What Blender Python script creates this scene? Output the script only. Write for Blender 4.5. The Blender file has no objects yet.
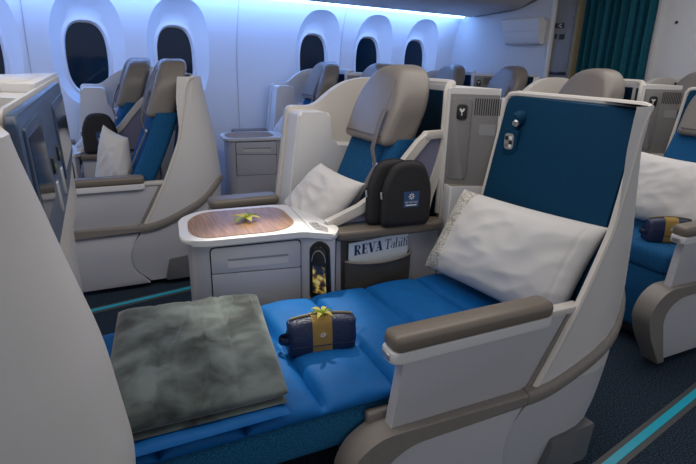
import bpy, bmesh, math, random
from mathutils import Vector, Matrix, noise
PI = math.pi
scene = bpy.context.scene
COL = scene.collection
random.seed(4)

# ------------------------------------------------------------------ camera
H = 1.32
def cam_axes(yaw, pit, roll):
    F = Vector((math.sin(yaw)*math.cos(pit), math.cos(yaw)*math.cos(pit), math.sin(pit)))
    R = Vector((math.cos(yaw), -math.sin(yaw), 0)); U = R.cross(F)
    return R*math.cos(roll)+U*math.sin(roll), -R*math.sin(roll)+U*math.cos(roll), F
R_, U_, F_ = cam_axes(math.radians(36.57), math.radians(-18.36), math.radians(1.33))
cd = bpy.data.cameras.new('camera'); cam = bpy.data.objects.new('camera', cd); COL.objects.link(cam)
cd.sensor_width = 36; cd.lens = 514.8/696*36; cd.clip_start = 0.02
M4 = Matrix((R_, U_, -F_)).transposed().to_4x4(); M4.translation = (0, 0, H)
cam.matrix_world = M4
scene.camera = cam

# ------------------------------------------------------------------ world, lights, exposure
world = bpy.data.worlds.new('cabin_air'); scene.world = world; world.use_nodes = True
bg = world.node_tree.nodes['Background']; bg.inputs[0].default_value = (0.96, 0.96, 1.0, 1); bg.inputs[1].default_value = 0.24
def area(name, loc, rot, size, size_y, col, energy):
    l = bpy.data.lights.new(name, 'AREA'); l.shape = 'RECTANGLE'; l.size = size; l.size_y = size_y
    l.color = col; l.energy = energy
    o = bpy.data.objects.new(name, l); o.location = loc; o.rotation_euler = rot; COL.objects.link(o); return o
area('ceiling_lamp', (1.2, 1.3, 2.30), (0, 0, 0), 7.0, 1.6, (1.0, 0.93, 0.86), 30)
area('aisle_lamp', (0.6, -1.3, 2.2), (math.radians(-50), 0, 0), 4.0, 0.8, (1.0, 0.95, 0.9), 12)
area('strip_lamp', (1.2, 4.36, 1.80), (math.radians(25), 0, 0), 7.0, 0.04, (0.20, 0.38, 1.0), 9)
def spot(name, loc, tgt, energy, size, blend, col, rad=0.03):
    l = bpy.data.lights.new(name, 'SPOT'); l.energy = energy; l.spot_size = math.radians(size); l.spot_blend = blend
    l.color = col; l.shadow_soft_size = rad
    o = bpy.data.objects.new(name, l); o.location = loc
    o.rotation_euler = (Vector(tgt)-Vector(loc)).to_track_quat('-Z', 'Y').to_euler(); COL.objects.link(o)
spot('reading_lamp', (1.25, 2.15, 2.05), (0.74, 1.42, 0.5), 78, 25, 0.9, (1.0, 0.93, 0.78))
vs = scene.view_settings
vs.view_transform = 'Standard'; vs.look = 'None'; vs.gamma = 1; vs.use_curve_mapping = False; vs.exposure = 1.1

# ------------------------------------------------------------------ materials
def mat(name, col, rough=0.5, metal=0.0, noise_scale=0, noise_amt=0.0, bump=0.0, bump_scale=0, spec=0.5, emis=None, estr=0, sheen=0):
    m = bpy.data.materials.new(name); m.use_nodes = True
    nt = m.node_tree; b = nt.nodes['Principled BSDF']
    b.inputs['Base Color'].default_value = (*col, 1); b.inputs['Roughness'].default_value = rough
    b.inputs['Metallic'].default_value = metal; b.inputs['Specular IOR Level'].default_value = spec
    if sheen: b.inputs['Sheen Weight'].default_value = sheen
    if emis: b.inputs['Emission Color'].default_value = (*emis, 1); b.inputs['Emission Strength'].default_value = estr
    tc = nt.nodes.new('ShaderNodeTexCoord')
    if noise_amt:
        n = nt.nodes.new('ShaderNodeTexNoise'); n.inputs['Scale'].default_value = noise_scale; n.inputs['Detail'].default_value = 4
        r = nt.nodes.new('ShaderNodeMapRange'); r.inputs[1].default_value = 0.3; r.inputs[2].default_value = 0.7
        r.inputs[3].default_value = 1-noise_amt; r.inputs[4].default_value = 1+noise_amt
        mx = nt.nodes.new('ShaderNodeMix'); mx.data_type = 'RGBA'; mx.blend_type = 'MULTIPLY'; mx.inputs[0].default_value = 1
        mx.inputs[6].default_value = (*col, 1)
        nt.links.new(tc.outputs['Object'], n.inputs['Vector']); nt.links.new(n.outputs[0], r.inputs[0])
        nt.links.new(r.outputs[0], mx.inputs[7]); nt.links.new(mx.outputs[2], b.inputs['Base Color'])
    if bump:
        n2 = nt.nodes.new('ShaderNodeTexNoise'); n2.inputs['Scale'].default_value = bump_scale; n2.inputs['Detail'].default_value = 3
        bp = nt.nodes.new('ShaderNodeBump'); bp.inputs['Strength'].default_value = bump; bp.inputs['Distance'].default_value = 0.01
        nt.links.new(tc.outputs['Object'], n2.inputs['Vector']); nt.links.new(n2.outputs[0], bp.inputs['Height'])
        nt.links.new(bp.outputs[0], b.inputs['Normal'])
    return m
M = {}
M['shell'] = mat('pale_shell_plastic', (0.60, 0.59, 0.585), 0.42, bump=0.04, bump_scale=300)
M['panel'] = mat('lavender_grey_plastic', (0.50, 0.50, 0.535), 0.42, bump=0.04, bump_scale=300)
M['rim'] = mat('light_rim_plastic', (0.60, 0.57, 0.53), 0.4)
M['recess'] = mat('shadow_grey_recess', (0.13, 0.13, 0.14), 0.5)
M['white'] = mat('white_plastic', (0.66, 0.66, 0.67), 0.4)
M['trim'] = mat('taupe_trim_plastic', (0.225, 0.205, 0.185), 0.42, noise_scale=60, noise_amt=0.05)
M['pad'] = mat('taupe_armrest_leather', (0.165, 0.14, 0.115), 0.36, bump=0.08, bump_scale=220)
M['leather'] = mat('grey_leather', (0.20, 0.18, 0.165), 0.36, bump=0.1, bump_scale=260, noise_scale=8, noise_amt=0.05)
M['fabric'] = mat('blue_seat_fabric', (0.008, 0.085, 0.215), 0.85, noise_scale=220, noise_amt=0.35, bump=0.3, bump_scale=260, spec=0.2)
M['lining'] = mat('dark_blue_lining', (0.001, 0.036, 0.085), 0.7, noise_scale=300, noise_amt=0.15, bump=0.08, bump_scale=400, spec=0.15)
M['quilt'] = mat('blue_quilt_cloth', (0.001, 0.098, 0.33), 0.6, noise_scale=25, noise_amt=0.08, spec=0.2)
M['mesh'] = mat('teal_mesh_fabric', (0.014, 0.105, 0.22), 0.9, noise_scale=260, noise_amt=0.5, spec=0.15)
M['vent'] = mat('warm_grey_panel', (0.20, 0.195, 0.195), 0.5)
M['grey'] = mat('mid_grey_plastic', (0.27, 0.27, 0.28), 0.45)
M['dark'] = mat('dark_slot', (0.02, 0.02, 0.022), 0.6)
M['black'] = mat('black_plastic', (0.012, 0.012, 0.014), 0.35)
M['case'] = mat('black_case_fabric', (0.016, 0.015, 0.017), 0.75, bump=0.15, bump_scale=500)
M['silver'] = mat('brushed_silver', (0.62, 0.62, 0.62), 0.3, metal=0.85)
M['monitor'] = mat('slate_blue_plastic', (0.030, 0.060, 0.125), 0.33)
M['screen'] = mat('dark_glass_screen', (0.012, 0.020, 0.024), 0.08)
M['pocket'] = mat('taupe_pocket_leather', (0.19, 0.175, 0.155), 0.5, bump=0.25, bump_scale=60)
M['paper'] = mat('magazine_paper', (0.68, 0.76, 0.84), 0.4)
M['ink'] = mat('navy_ink', (0.01, 0.03, 0.12), 0.5)
M['navy'] = mat('navy_leather', (0.012, 0.022, 0.070), 0.32, bump=0.35, bump_scale=180)
M['tan'] = mat('tan_paper_band', (0.60, 0.40, 0.12), 0.6, noise_scale=60, noise_amt=0.06)
M['whiteprint'] = mat('white_print', (0.8, 0.8, 0.8), 0.6)
M['badge'] = mat('blue_badge', (0.02, 0.07, 0.18), 0.5)
M['petal'] = mat('cream_petal', (0.80, 0.72, 0.22), 0.6)
M['leafgreen'] = mat('green_bud', (0.28, 0.42, 0.05), 0.55)
M['strap'] = mat('grey_webbing', (0.17, 0.15, 0.15), 0.7, bump=0.2, bump_scale=400)
M['wall'] = mat('cabin_wall_lining', (0.72, 0.74, 0.78), 0.55, bump=0.05, bump_scale=120)
M['wallgrey'] = mat('bulkhead_lining', (0.56, 0.57, 0.59), 0.6, bump=0.25, bump_scale=60)
M['binmat'] = mat('bin_underside', (0.52, 0.48, 0.44), 0.5)
M['bindark'] = mat('bin_end_panel', (0.17, 0.17, 0.19), 0.5)
M['colgrey'] = mat('door_frame_grey', (0.20, 0.205, 0.215), 0.5)
M['brass'] = mat('dull_bronze_edge', (0.20, 0.17, 0.10), 0.45)
M['curtain'] = mat('teal_curtain_cloth', (0.016, 0.155, 0.225), 0.75, noise_scale=40, noise_amt=0.12, spec=0.25)
M['glass'] = mat('dimmed_window_glass', (0.003, 0.014, 0.026), 0.08, spec=0.35)
M['led'] = mat('blue_led', (0.2, 0.4, 1.0), 0.4, emis=(0.22, 0.45, 1.0), estr=9)
M['stripline'] = mat('teal_floor_strip', (0.0, 0.40, 0.55), 0.35)
M['stripside'] = mat('dark_strip_edge', (0.055, 0.06, 0.065), 0.5)
M['icon'] = mat('pale_icon', (0.7, 0.7, 0.65), 0.5)

def tweak_carpet():
    m = mat('navy_carpet', (0.010, 0.020, 0.042), 0.95, bump=0.5, bump_scale=260, spec=0.1)
    nt = m.node_tree; b = nt.nodes['Principled BSDF']; tc = nt.nodes['Texture Coordinate']
    n = nt.nodes.new('ShaderNodeTexNoise'); n.inputs['Scale'].default_value = 190; n.inputs['Detail'].default_value = 2
    cr = nt.nodes.new('ShaderNodeValToRGB')
    cr.color_ramp.elements[0].position = 0.40; cr.color_ramp.elements[0].color = (0.007, 0.011, 0.018, 1)
    cr.color_ramp.elements[1].position = 0.66; cr.color_ramp.elements[1].color = (0.045, 0.075, 0.115, 1)
    nt.links.new(tc.outputs['Object'], n.inputs['Vector']); nt.links.new(n.outputs[0], cr.inputs[0]); nt.links.new(cr.outputs[0], b.inputs['Base Color'])
    return m
M['carpet'] = tweak_carpet()
def wood_mat():
    m = mat('brown_wood_inlay', (0.2, 0.1, 0.05), 0.35); nt = m.node_tree; b = nt.nodes['Principled BSDF']; tc = nt.nodes['Texture Coordinate']
    mp = nt.nodes.new('ShaderNodeMapping'); mp.inputs['Scale'].default_value = (90, 3, 3)
    n = nt.nodes.new('ShaderNodeTexNoise'); n.inputs['Scale'].default_value = 3; n.inputs['Detail'].default_value = 3
    cr = nt.nodes.new('ShaderNodeValToRGB')
    cr.color_ramp.elements[0].position = 0.3; cr.color_ramp.elements[0].color = (0.15, 0.075, 0.042, 1)
    cr.color_ramp.elements[1].position = 0.7; cr.color_ramp.elements[1].color = (0.40, 0.235, 0.13, 1)
    nt.links.new(tc.outputs['Object'], mp.inputs[0]); nt.links.new(mp.outputs[0], n.inputs['Vector']); nt.links.new(n.outputs[0], cr.inputs[0]); nt.links.new(cr.outputs[0], b.inputs['Base Color'])
    return m
M['wood'] = wood_mat()
def fleece_mat():
    m = mat('grey_fleece', (0.08, 0.09, 0.09), 0.9, spec=0.15, sheen=0.35); nt = m.node_tree; b = nt.nodes['Principled BSDF']; tc = nt.nodes['Texture Coordinate']
    n = nt.nodes.new('ShaderNodeTexNoise'); n.inputs['Scale'].default_value = 9; n.inputs['Detail'].default_value = 7; n.inputs['Distortion'].default_value = 0.5
    cr = nt.nodes.new('ShaderNodeValToRGB')  # fleece mottle; wide ramp also paints fold highlights and shade into the colour
    cr.color_ramp.elements[0].position = 0.36; cr.color_ramp.elements[0].color = (0.020, 0.026, 0.026, 1)
    cr.color_ramp.elements[1].position = 0.66; cr.color_ramp.elements[1].color = (0.122, 0.152, 0.152, 1)
    bp = nt.nodes.new('ShaderNodeBump'); bp.inputs['Strength'].default_value = 0.35; bp.inputs['Distance'].default_value = 0.01
    nt.links.new(tc.outputs['Object'], n.inputs['Vector']); nt.links.new(n.outputs[0], cr.inputs[0]); nt.links.new(cr.outputs[0], b.inputs['Base Color'])
    nt.links.new(n.outputs[0], bp.inputs['Height']); nt.links.new(bp.outputs[0], b.inputs['Normal'])
    return m
M['fleece'] = fleece_mat()
def pillow_mat(name, lace):
    m = mat(name, (0.62, 0.61, 0.60), 0.8, spec=0.2, bump=0.12, bump_scale=18)
    if lace:
        nt = m.node_tree; b = nt.nodes['Principled BSDF']
        uv = nt.nodes.new('ShaderNodeTexCoord'); sx = nt.nodes.new('ShaderNodeSeparateXYZ')
        vo = nt.nodes.new('ShaderNodeTexVoronoi'); vo.feature = 'DISTANCE_TO_EDGE'; vo.inputs['Scale'].default_value = 34
        lt = nt.nodes.new('ShaderNodeMath'); lt.operation = 'LESS_THAN'; lt.inputs[1].default_value = 0.10
        b0 = nt.nodes.new('ShaderNodeMath'); b0.operation = 'LESS_THAN'; b0.inputs[1].default_value = 0.155
        b1 = nt.nodes.new('ShaderNodeMath'); b1.operation = 'GREATER_THAN'; b1.inputs[1].default_value = 0.035
        m1 = nt.nodes.new('ShaderNodeMath'); m1.operation = 'MULTIPLY'; m2 = nt.nodes.new('ShaderNodeMath'); m2.operation = 'MULTIPLY'
        mx = nt.nodes.new('ShaderNodeMix'); mx.data_type = 'RGBA'; mx.inputs[6].default_value = (0.62, 0.61, 0.60, 1); mx.inputs[7].default_value = (0.36, 0.34, 0.28, 1)
        L = nt.links.new
        L(uv.outputs['UV'], sx.inputs[0]); L(uv.outputs['UV'], vo.inputs['Vector']); L(vo.outputs['Distance'], lt.inputs[0])
        L(sx.outputs[0], b0.inputs[0]); L(sx.outputs[0], b1.inputs[0]); L(b0.outputs[0], m1.inputs[0]); L(b1.outputs[0], m1.inputs[1])
        L(m1.outputs[0], m2.inputs[0]); L(lt.outputs[0], m2.inputs[1]); L(m2.outputs[0], mx.inputs[0]); L(mx.outputs[2], b.inputs['Base Color'])
    return m
M['pillow'] = pillow_mat('white_lace_pillowcase', True)
M['pillowplain'] = pillow_mat('white_pillowcase', False)
def handset_mat():
    m = mat('handset_display', (0.02, 0.02, 0.02), 0.2); nt = m.node_tree; b = nt.nodes['Principled BSDF']; tc = nt.nodes['Texture Coordinate']
    v = nt.nodes.new('ShaderNodeTexNoise'); v.inputs['Scale'].default_value = 26; v.inputs['Detail'].default_value = 3
    cr = nt.nodes.new('ShaderNodeValToRGB'); e = cr.color_ramp.elements
    e[0].position = 0.44; e[0].color = (0.01, 0.01, 0.02, 1); e[1].position = 0.64; e[1].color = (0.9, 0.9, 0.75, 1)
    x = e.new(0.50); x.color = (0.25, 0.13, 0.02, 1); x = e.new(0.56); x.color = (0.75, 0.6, 0.12, 1)
    nt.links.new(tc.outputs['Object'], v.inputs['Vector']); nt.links.new(v.outputs[0], cr.inputs[0]); nt.links.new(cr.outputs[0], b.inputs['Emission Color'])
    b.inputs['Emission Strength'].default_value = 0.2
    return m
M['handset'] = handset_mat()

# ------------------------------------------------------------------ pair frame: s runs aft along the seat, w inboard, z up
AN = math.radians(11.0)
O0 = Vector((0.75, 0.82, 0)); SU = Vector((math.cos(AN), -math.sin(AN), 0)); SV = Vector((math.sin(AN), math.cos(AN), 0))
PITCH = 1.633
WIN = Vector((-0.51, 2.25, 0)); AFT = Vector((PITCH, 0, 0)); ZERO = Vector((0, 0, 0))
def L2W(s, w, z): return O0+SU*s+SV*w+Vector((0, 0, z))

def tag(o, label=None, cat=None, group=None, kind=None):
    if label: o['label'] = label
    if cat: o['category'] = cat
    if group: o['group'] = group
    if kind: o['kind'] = kind
    return o
BASE = {}
def thing(name, base, label, cat, group=None):
    o = bpy.data.objects.new(name, None); o.empty_display_size = 0.1; COL.objects.link(o)
    o.location = L2W(*base); o.rotation_euler = (0, 0, -AN); BASE[o.name] = Vector(base)
    return tag(o, label, cat, group)
def finish(me, smooth=True, ang=35):
    if smooth:
        for p in me.polygons: p.use_smooth = True
        me.set_sharp_from_angle(angle=math.radians(ang))
def part(name, bm, m, root, parent=None, smooth=True, ang=35, label=None):
    """bm is in pair coordinates; the mesh is stored relative to its thing's base"""
    bmesh.ops.translate(bm, verts=bm.verts, vec=-BASE[root.name])
    bmesh.ops.recalc_face_normals(bm, faces=bm.faces)
    me = bpy.data.meshes.new(name); bm.to_mesh(me); bm.free()
    for x in (m if isinstance(m, list) else [m]): me.materials.append(M[x])
    finish(me, smooth, ang)
    o = bpy.data.objects.new(name, me); COL.objects.link(o); o.parent = parent or root
    if label: o['label'] = label
    return o
def single(name, bm, m, base, label, cat, group=None, smooth=True, ang=35):
    """a one-mesh thing placed in the pair frame"""
    b = Vector(base); bmesh.ops.translate(bm, verts=bm.verts, vec=-b); bmesh.ops.recalc_face_normals(bm, faces=bm.faces)
    me = bpy.data.meshes.new(name); bm.to_mesh(me); bm.free(); me.materials.append(M[m]); finish(me, smooth, ang)
    o = bpy.data.objects.new(name, me); COL.objects.link(o); o.location = L2W(*base); o.rotation_euler = (0, 0, -AN)
    return tag(o, label, cat, group)
def world_obj(name, bm, m, kind=None, label=None, cat=None, group=None, smooth=True, ang=35, parent=None, recalc=True):
    if recalc: bmesh.ops.recalc_face_normals(bm, faces=bm.faces)
    me = bpy.data.meshes.new(name); bm.to_mesh(me); bm.free()
    for x in (m if isinstance(m, list) else [m]): me.materials.append(M[x])
    finish(me, smooth, ang)
    o = bpy.data.objects.new(name, me); COL.objects.link(o)
    if parent: o.parent = parent
    return tag(o, label, cat, group, kind)
def dup(root, shift, label, skip=()):
    def cp(o, par):
        c = o.copy(); COL.objects.link(c)
        if par: c.parent = par
        for ch in list(o.children):
            if ch.name.split('.')[0] not in skip: cp(ch, c)
        return c
    r = cp(root, None); r.location = root.location+shift; r['label'] = label
    BASE[r.name] = BASE.get(root.name, Vector())
    return r

# ------------------------------------------------------------------ mesh helpers
def fillet(pts, r, n=5):
    """round every corner of a 2D polygon; r is a number or one per corner"""
    out = []; N = len(pts)
    for i in range(N):
        p0, p1, p2 = Vector(pts[i-1]), Vector(pts[i]), Vector(pts[(i+1) % N])
        rr = r[i] if isinstance(r, (list, tuple)) else r
        a = (p0-p1); b = (p2-p1); la, lb = a.length, b.length
        if rr <= 0 or la < 1e-6 or lb < 1e-6: out.append(p1); continue
        a /= la; b /= lb
        d = min(rr, la*0.48, lb*0.48)
        A = p1+a*d; B = p1+b*d
        for k in range(n+1):
            t = k/n; out.append(A*(1-t)**2+p1*2*t*(1-t)+B*t*t)
    return [(q.x, q.y) for q in out]
def prism(bm, pts, c0, c1, plane='sz', bevel=0.0, seg=2):
    """extrude a 2D polygon: plane 'sz' extrudes along w, 'sw' along z, 'wz' along s"""
    def P(a, b, c):
        return {'sz': (a, c, b), 'sw': (a, b, c), 'wz': (c, a, b)}[plane]
    A = [bm.verts.new(P(a, b, c0)) for a, b in pts]; B = [bm.verts.new(P(a, b, c1)) for a, b in pts]
    fs = [bm.faces.new(A[::-1]), bm.faces.new(B)]; n = len(pts)
    for i in range(n): fs.append(bm.faces.new((A[i], A[(i+1) % n], B[(i+1) % n], B[i])))
    if bevel:
        es = set(e for f in fs[:2] for e in f.edges)
        bmesh.ops.bevel(bm, geom=list(es), offset=bevel, segments=seg, profile=0.5, affect='EDGES', clamp_overlap=True)
    return bm
def box(bm, a, b, bevel=0.0, seg=2):
    v = [bm.verts.new((x, y, z)) for x in (a[0], b[0]) for y in (a[1], b[1]) for z in (a[2], b[2])]
    idx = ((0, 1, 3, 2), (4, 6, 7, 5), (0, 4, 5, 1), (2, 3, 7, 6), (0, 2, 6, 4), (1, 5, 7, 3))
    fs = [bm.faces.new([v[i] for i in f]) for f in idx]
    if bevel: bmesh.ops.bevel(bm, geom=list(set(e for f in fs for e in f.edges)), offset=bevel, segments=seg, profile=0.5, affect='EDGES', clamp_overlap=True)
    return v
def loft(bm, rings, cap=True):
    R = [[bm.verts.new(p) for p in r] for r in rings]; n = len(R[0])
    for i in range(len(R)-1):
        for j in range(n):
            bm.faces.new((R[i][j], R[i][(j+1) % n], R[i+1][(j+1) % n], R[i+1][j]))
    if cap: bm.faces.new(R[0][::-1]); bm.faces.new(R[-1])
    return R
def tube(bm, path, rad, n=8, cap=True, flat=None, upv=None):
    rings = []; P = [Vector(p) for p in path]; prev = None
    for i, p in enumerate(P):
        t = (P[min(i+1, len(P)-1)]-P[max(i-1, 0)]).normalized()
        if prev is None:
            up = Vector(upv) if upv else (Vector((0, 0, 1)) if abs(t.z) < 0.9 else Vector((1, 0, 0)))
            a = t.cross(up).normalized()
        else:
            a = (prev-t*prev.dot(t)).normalized()
        prev = a; b = a.cross(t)
        ra = rad; rb = flat if flat is not None else rad
        rings.append([p+a*ra*math.cos(2*PI*k/n)+b*rb*math.sin(2*PI*k/n) for k in range(n)])
    loft(bm, rings, cap); return bm
def lerp_tab(tab, x):
    if x <= tab[0][0]: return tab[0][1]
    for (a, u), (b, v) in zip(tab, tab[1:]):
        if x <= b: return u+(v-u)*(x-a)/(b-a)
    return tab[-1][1]
def smooth_tab(tab, x, h=0.04):
    return sum(lerp_tab(tab, x+h*k/3) for k in range(-3, 4))/7
def nz(v): return noise.noise(Vector(v))
def slab(bm, corners, thick, nu=40, nv=30, edge=6, wr=0.0, wf=8.0, normal=None, uv=True, both=True, fn=None, seed=0.0, pinch=0.0, back=1.0, streak=False):
    """soft closed slab on four corners (u,v bilinear); rounded edges, wrinkles; thickness above and below the middle sheet"""
    c = [Vector(p) for p in corners]   # 00,10,11,01
    N = Vector(normal) if normal else (c[1]-c[0]).cross(c[3]-c[0]).normalized()
    ctr = (c[0]+c[1]+c[2]+c[3])/4
    lay = bm.loops.layers.uv.verify() if uv else None
    def sheet(sgn):
        G = []
        for i in range(nu+1):
            row = []
            for j in range(nv+1):
                u, v = i/nu, j/nv
                u2, v2 = 0.5-0.5*math.cos(PI*u), 0.5-0.5*math.cos(PI*v)
                u2 = u2*.6+u*.4; v2 = v2*.6+v*.4
                b = ((c[0]*(1-u2)+c[1]*u2)*(1-v2)+(c[3]*(1-u2)+c[2]*u2)*v2)
                if pinch:
                    k = pinch*(4*u2*(1-u2)*(abs(2*v2-1)**2)+4*v2*(1-v2)*(abs(2*u2-1)**2))
                    b = b+(ctr-b)*k
                hu = max(0, 1-abs(2*u2-1)**edge)**0.5; hv = max(0, 1-abs(2*v2-1)**edge)**0.5
                h = hu*hv
                d = thick*h*sgn*(1 if sgn > 0 else back)
                if wr:
                    q = b*wf+Vector((seed, seed*1.7, 0))
                    d += wr*(.6*nz(q*.7)+(0.35*nz(q*2.0) if not streak else .55*(.3-abs(nz((u2*2.2+v2*2.2+seed, (v2-u2*.9)*4.2, seed)))) + .35*(.3-abs(nz((u2*6-v2*2, v2*4+u2*3, seed+3)))) ))*(h if 0 < u < 1 and 0 < v < 1 else 0)*(1 if sgn > 0 else .3)
                if fn and sgn > 0: d += fn(u2, v2)*h
                row.append((b+N*d, u2, v2))
            G.append(row)
        return G
    T = sheet(1); Bt = sheet(-1)
    VT = [[bm.verts.new(p[0]) for p in r] for r in T]
    VB = [[VT[i][j] if i in (0, nu) or j in (0, nv) else bm.verts.new(Bt[i][j][0]) for j in range(nv+1)] for i in range(nu+1)]
    for V, G, flip in ((VT, T, False), (VB, Bt, True)):
        for i in range(nu):
            for j in range(nv):
                q = [(i, j), (i+1, j), (i+1, j+1), (i, j+1)]
                if flip: q = q[::-1]
                f = bm.faces.new([V[a][b] for a, b in q])
                if lay:
                    for l, (a, b) in zip(f.loops, q): l[lay].uv = (G[a][b][1], G[a][b][2])
    return bm
def rprism(bm, pts, c0, c1, r, plane='sz', seg=4, shear=None):
    """extruded outline with rounded caps: the outline is inset along its own normals; shear moves rings (a,b,c)->offset"""
    n = len(pts); P = [Vector(p) for p in pts]
    ar = sum(P[i].x*P[(i+1) % n].y-P[(i+1) % n].x*P[i].y for i in range(n)); sg = 1 if ar > 0 else -1
    N = []
    for i in range(n):
        a = P[i]-P[i-1]; b = P[(i+1) % n]-P[i]
        a = a.normalized() if a.length > 1e-7 else b.normalized(); b = b.normalized() if b.length > 1e-7 else a
        t = (a+b); t = t.normalized() if t.length > 1e-6 else a
        N.append(Vector((-t.y, t.x))*sg)
    prof = [(r*(1-math.cos(PI/2*(1-k/seg)) if False else r*(1-math.sin(PI/2*k/seg))/r), r*(1-math.cos(PI/2*k/seg))) for k in range(seg+1)]
    prof = [(i_, c_) for i_, c_ in prof]
    rings = []
    lv = [(i_, c0+c_) for i_, c_ in prof]+[(i_, c1-c_) for i_, c_ in prof[::-1]]
    for i_, c in lv:
        rg = []
        for p, q in zip(P, N):
            a, b = p.x+q.x*i_, p.y+q.y*i_
            v = {'sz': (a, c, b), 'sw': (a, b, c), 'wz': (c, a, b)}[plane]
            rg.append(shear(*v) if shear else v)
        rings.append(rg)
    loft(bm, rings); return bm
def soft_box(bm, a, b, r=0.03, seg=4): return box(bm, a, b, r, seg)

# ------------------------------------------------------------------ THE SETTING
bm = bmesh.new(); box(bm, (-2.5, -2.2, -0.05), (7.0, 5.2, 0.0)); world_obj('floor', bm, 'carpet', 'structure', smooth=False)
for nm, y in (('trim_1', 0.618), ('trim_2', 2.835)):
    bm = bmesh.new(); box(bm, (-2.4, y-0.035, 0.0), (4.9, y+0.035, 0.003), 0.001, 1); e = world_obj(nm, bm, 'stripside', 'structure', smooth=False)
    bm = bmesh.new(); box(bm, (-2.4, y-0.015, 0.0032), (4.9, y+0.015, 0.006), 0.001, 1); world_obj('glow_stripe', bm, 'stripline', smooth=False, parent=e)

WY = [(0.0, 4.52), (0.5, 4.60), (1.3, 4.60), (1.6, 4.56), (1.85, 4.48), (2.1, 4.36)]
def wy(z): return smooth_tab(WY, z, 0.15)
WINX = [0.16, 0.875, 1.575, 2.98, 3.68, 4.38]
ZC = 1.30
def sup(th, a, b, n):
    c, s = math.cos(th), math.sin(th)
    return a*math.copysign(abs(c)**(2/n), c), b*math.copysign(abs(s)**(2/n), s)
def wall_panel():
    bm = bmesh.new()
    x0, x1 = -2.4, 4.9; zl, zh = 0.90, 1.84
    def strip(xa, xb, za, zb, nx, nzz):
        V = [[bm.verts.new((xa+(xb-xa)*i/nx, wy(za+(zb-za)*j/nzz), za+(zb-za)*j/nzz)) for j in range(nzz+1)] for i in range(nx+1)]
        for i in range(nx):
            for j in range(nzz): bm.faces.new((V[i][j], V[i+1][j], V[i+1][j+1], V[i][j+1]))
    strip(x0, x1, 0.0, zl, 1, 10); strip(x0, x1, zh, 2.12, 1, 4)
    hw = 0.335; edges = [x0]
    for x in WINX: edges += [x-hw, x+hw]
    edges.append(x1)
    for k in range(0, len(edges), 2): strip(edges[k], edges[k+1], zl, zh, 1, 14)
    for x in WINX:
        n = 64
        def rect(th):
            c, s = math.cos(th), math.sin(th); zc = (zl+zh)/2; hh = (zh-zl)/2
            k = min(hw/abs(c) if abs(c) > 1e-9 else 9, hh/abs(s) if abs(s) > 1e-9 else 9); return x+c*k, zc+s*k
        rings = []
        for f in (0, .33, .66, 1):
            r = []
            for i in range(n):
                th = 2*PI*(i+0.5)/n; a = rect(th); b = sup(th, 0.265, 0.425, 2.5); b = (x+b[0], ZC+0.06+b[1])
                px, pz = a[0]*(1-f)+b[0]*f, a[1]*(1-f)+b[1]*f; r.append(bm.verts.new((px, wy(pz), pz)))
            rings.append(r)
        # push the outer ring's nearest points into the corners
        for cx, cz in ((x-hw, zl), (x+hw, zl), (x-hw, zh), (x+hw, zh)):
            v = min(rings[0], key=lambda q: (q.co.x-cx)**2+(q.co.z-cz)**2); v.co = (cx, wy(cz), cz)
        for a, b in zip(rings, rings[1:]):
            for i in range(n): bm.faces.new((a[i], a[(i+1) % n], b[(i+1) % n], b[i]))
    # slim panel joints
    for xs in (0.42, 2.06, 2.42, 3.25):
        pass
    return bm
world_obj('wall_left', wall_panel(), 'wall', 'structure')
for k, x in enumerate(WINX):
    bm = bmesh.new(); rings = []; n = 64
    prof = [(0.265, 0.425, 0.06, 0.0, 2.5), (0.250, 0.410, 0.055, 0.018, 2.5), (0.205, 0.350, 0.03, 0.055, 2.5), (0.184, 0.308, 0.01, 0.083, 2.6),
            (0.172, 0.290, 0.005, 0.078, 2.7), (0.163, 0.278, 0.0, 0.078, 2.7), (0.156, 0.268, 0.0, 0.090, 2.8), (0.148, 0.258, 0.0, 0.112, 2.8)]
    for a, b, dz, dy, e in prof:
        r = []
        for i in range(n):
            th = 2*PI*(i+0.5)/n; px, pz = sup(th, a, b, e); z = ZC+dz+pz
            yb = wy(z) if dy == 0 else wy(z)*max(0, 1-dy/0.06)+wy(ZC)*min(1, dy/0.06)
            r.append((x+px, yb+dy, z))
        rings.append(r)
    loft(bm, rings, cap=False)
    w = world_obj('window_%d' % (k+1), bm, 'wall', 'structure', ang=50)
    bm = bmesh.new(); r = []
    for i in range(n):
        px, pz = sup(2*PI*i/n, 0.152, 0.262, 2.8); r.append((px, pz))
    prism(bm, [(x+a, ZC+b) for a, b in r], wy(ZC)+0.108, wy(ZC)+0.116, 'sz'); world_obj('pane', bm, 'glass', smooth=False, parent=w)
for k, xs in enumerate((0.46, 2.10, 3.25)):
    bm = bmesh.new()
    for za in range(24):
        z0, z1 = 0.3+1.55*za/24, 0.3+1.55*(za+1)/24
        V = [bm.verts.new(p) for p in ((xs-.004, wy(z0)-.003, z0), (xs+.004, wy(z0)-.003, z0), (xs+.004, wy(z1)-.003, z1), (xs-.004, wy(z1)-.003, z1))]
        bm.faces.new(V)
    bmesh.ops.remove_doubles(bm, verts=bm.verts, dist=1e-5)
    world_obj('trim_%d' % (k+3), bm, 'panel', 'structure')
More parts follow.
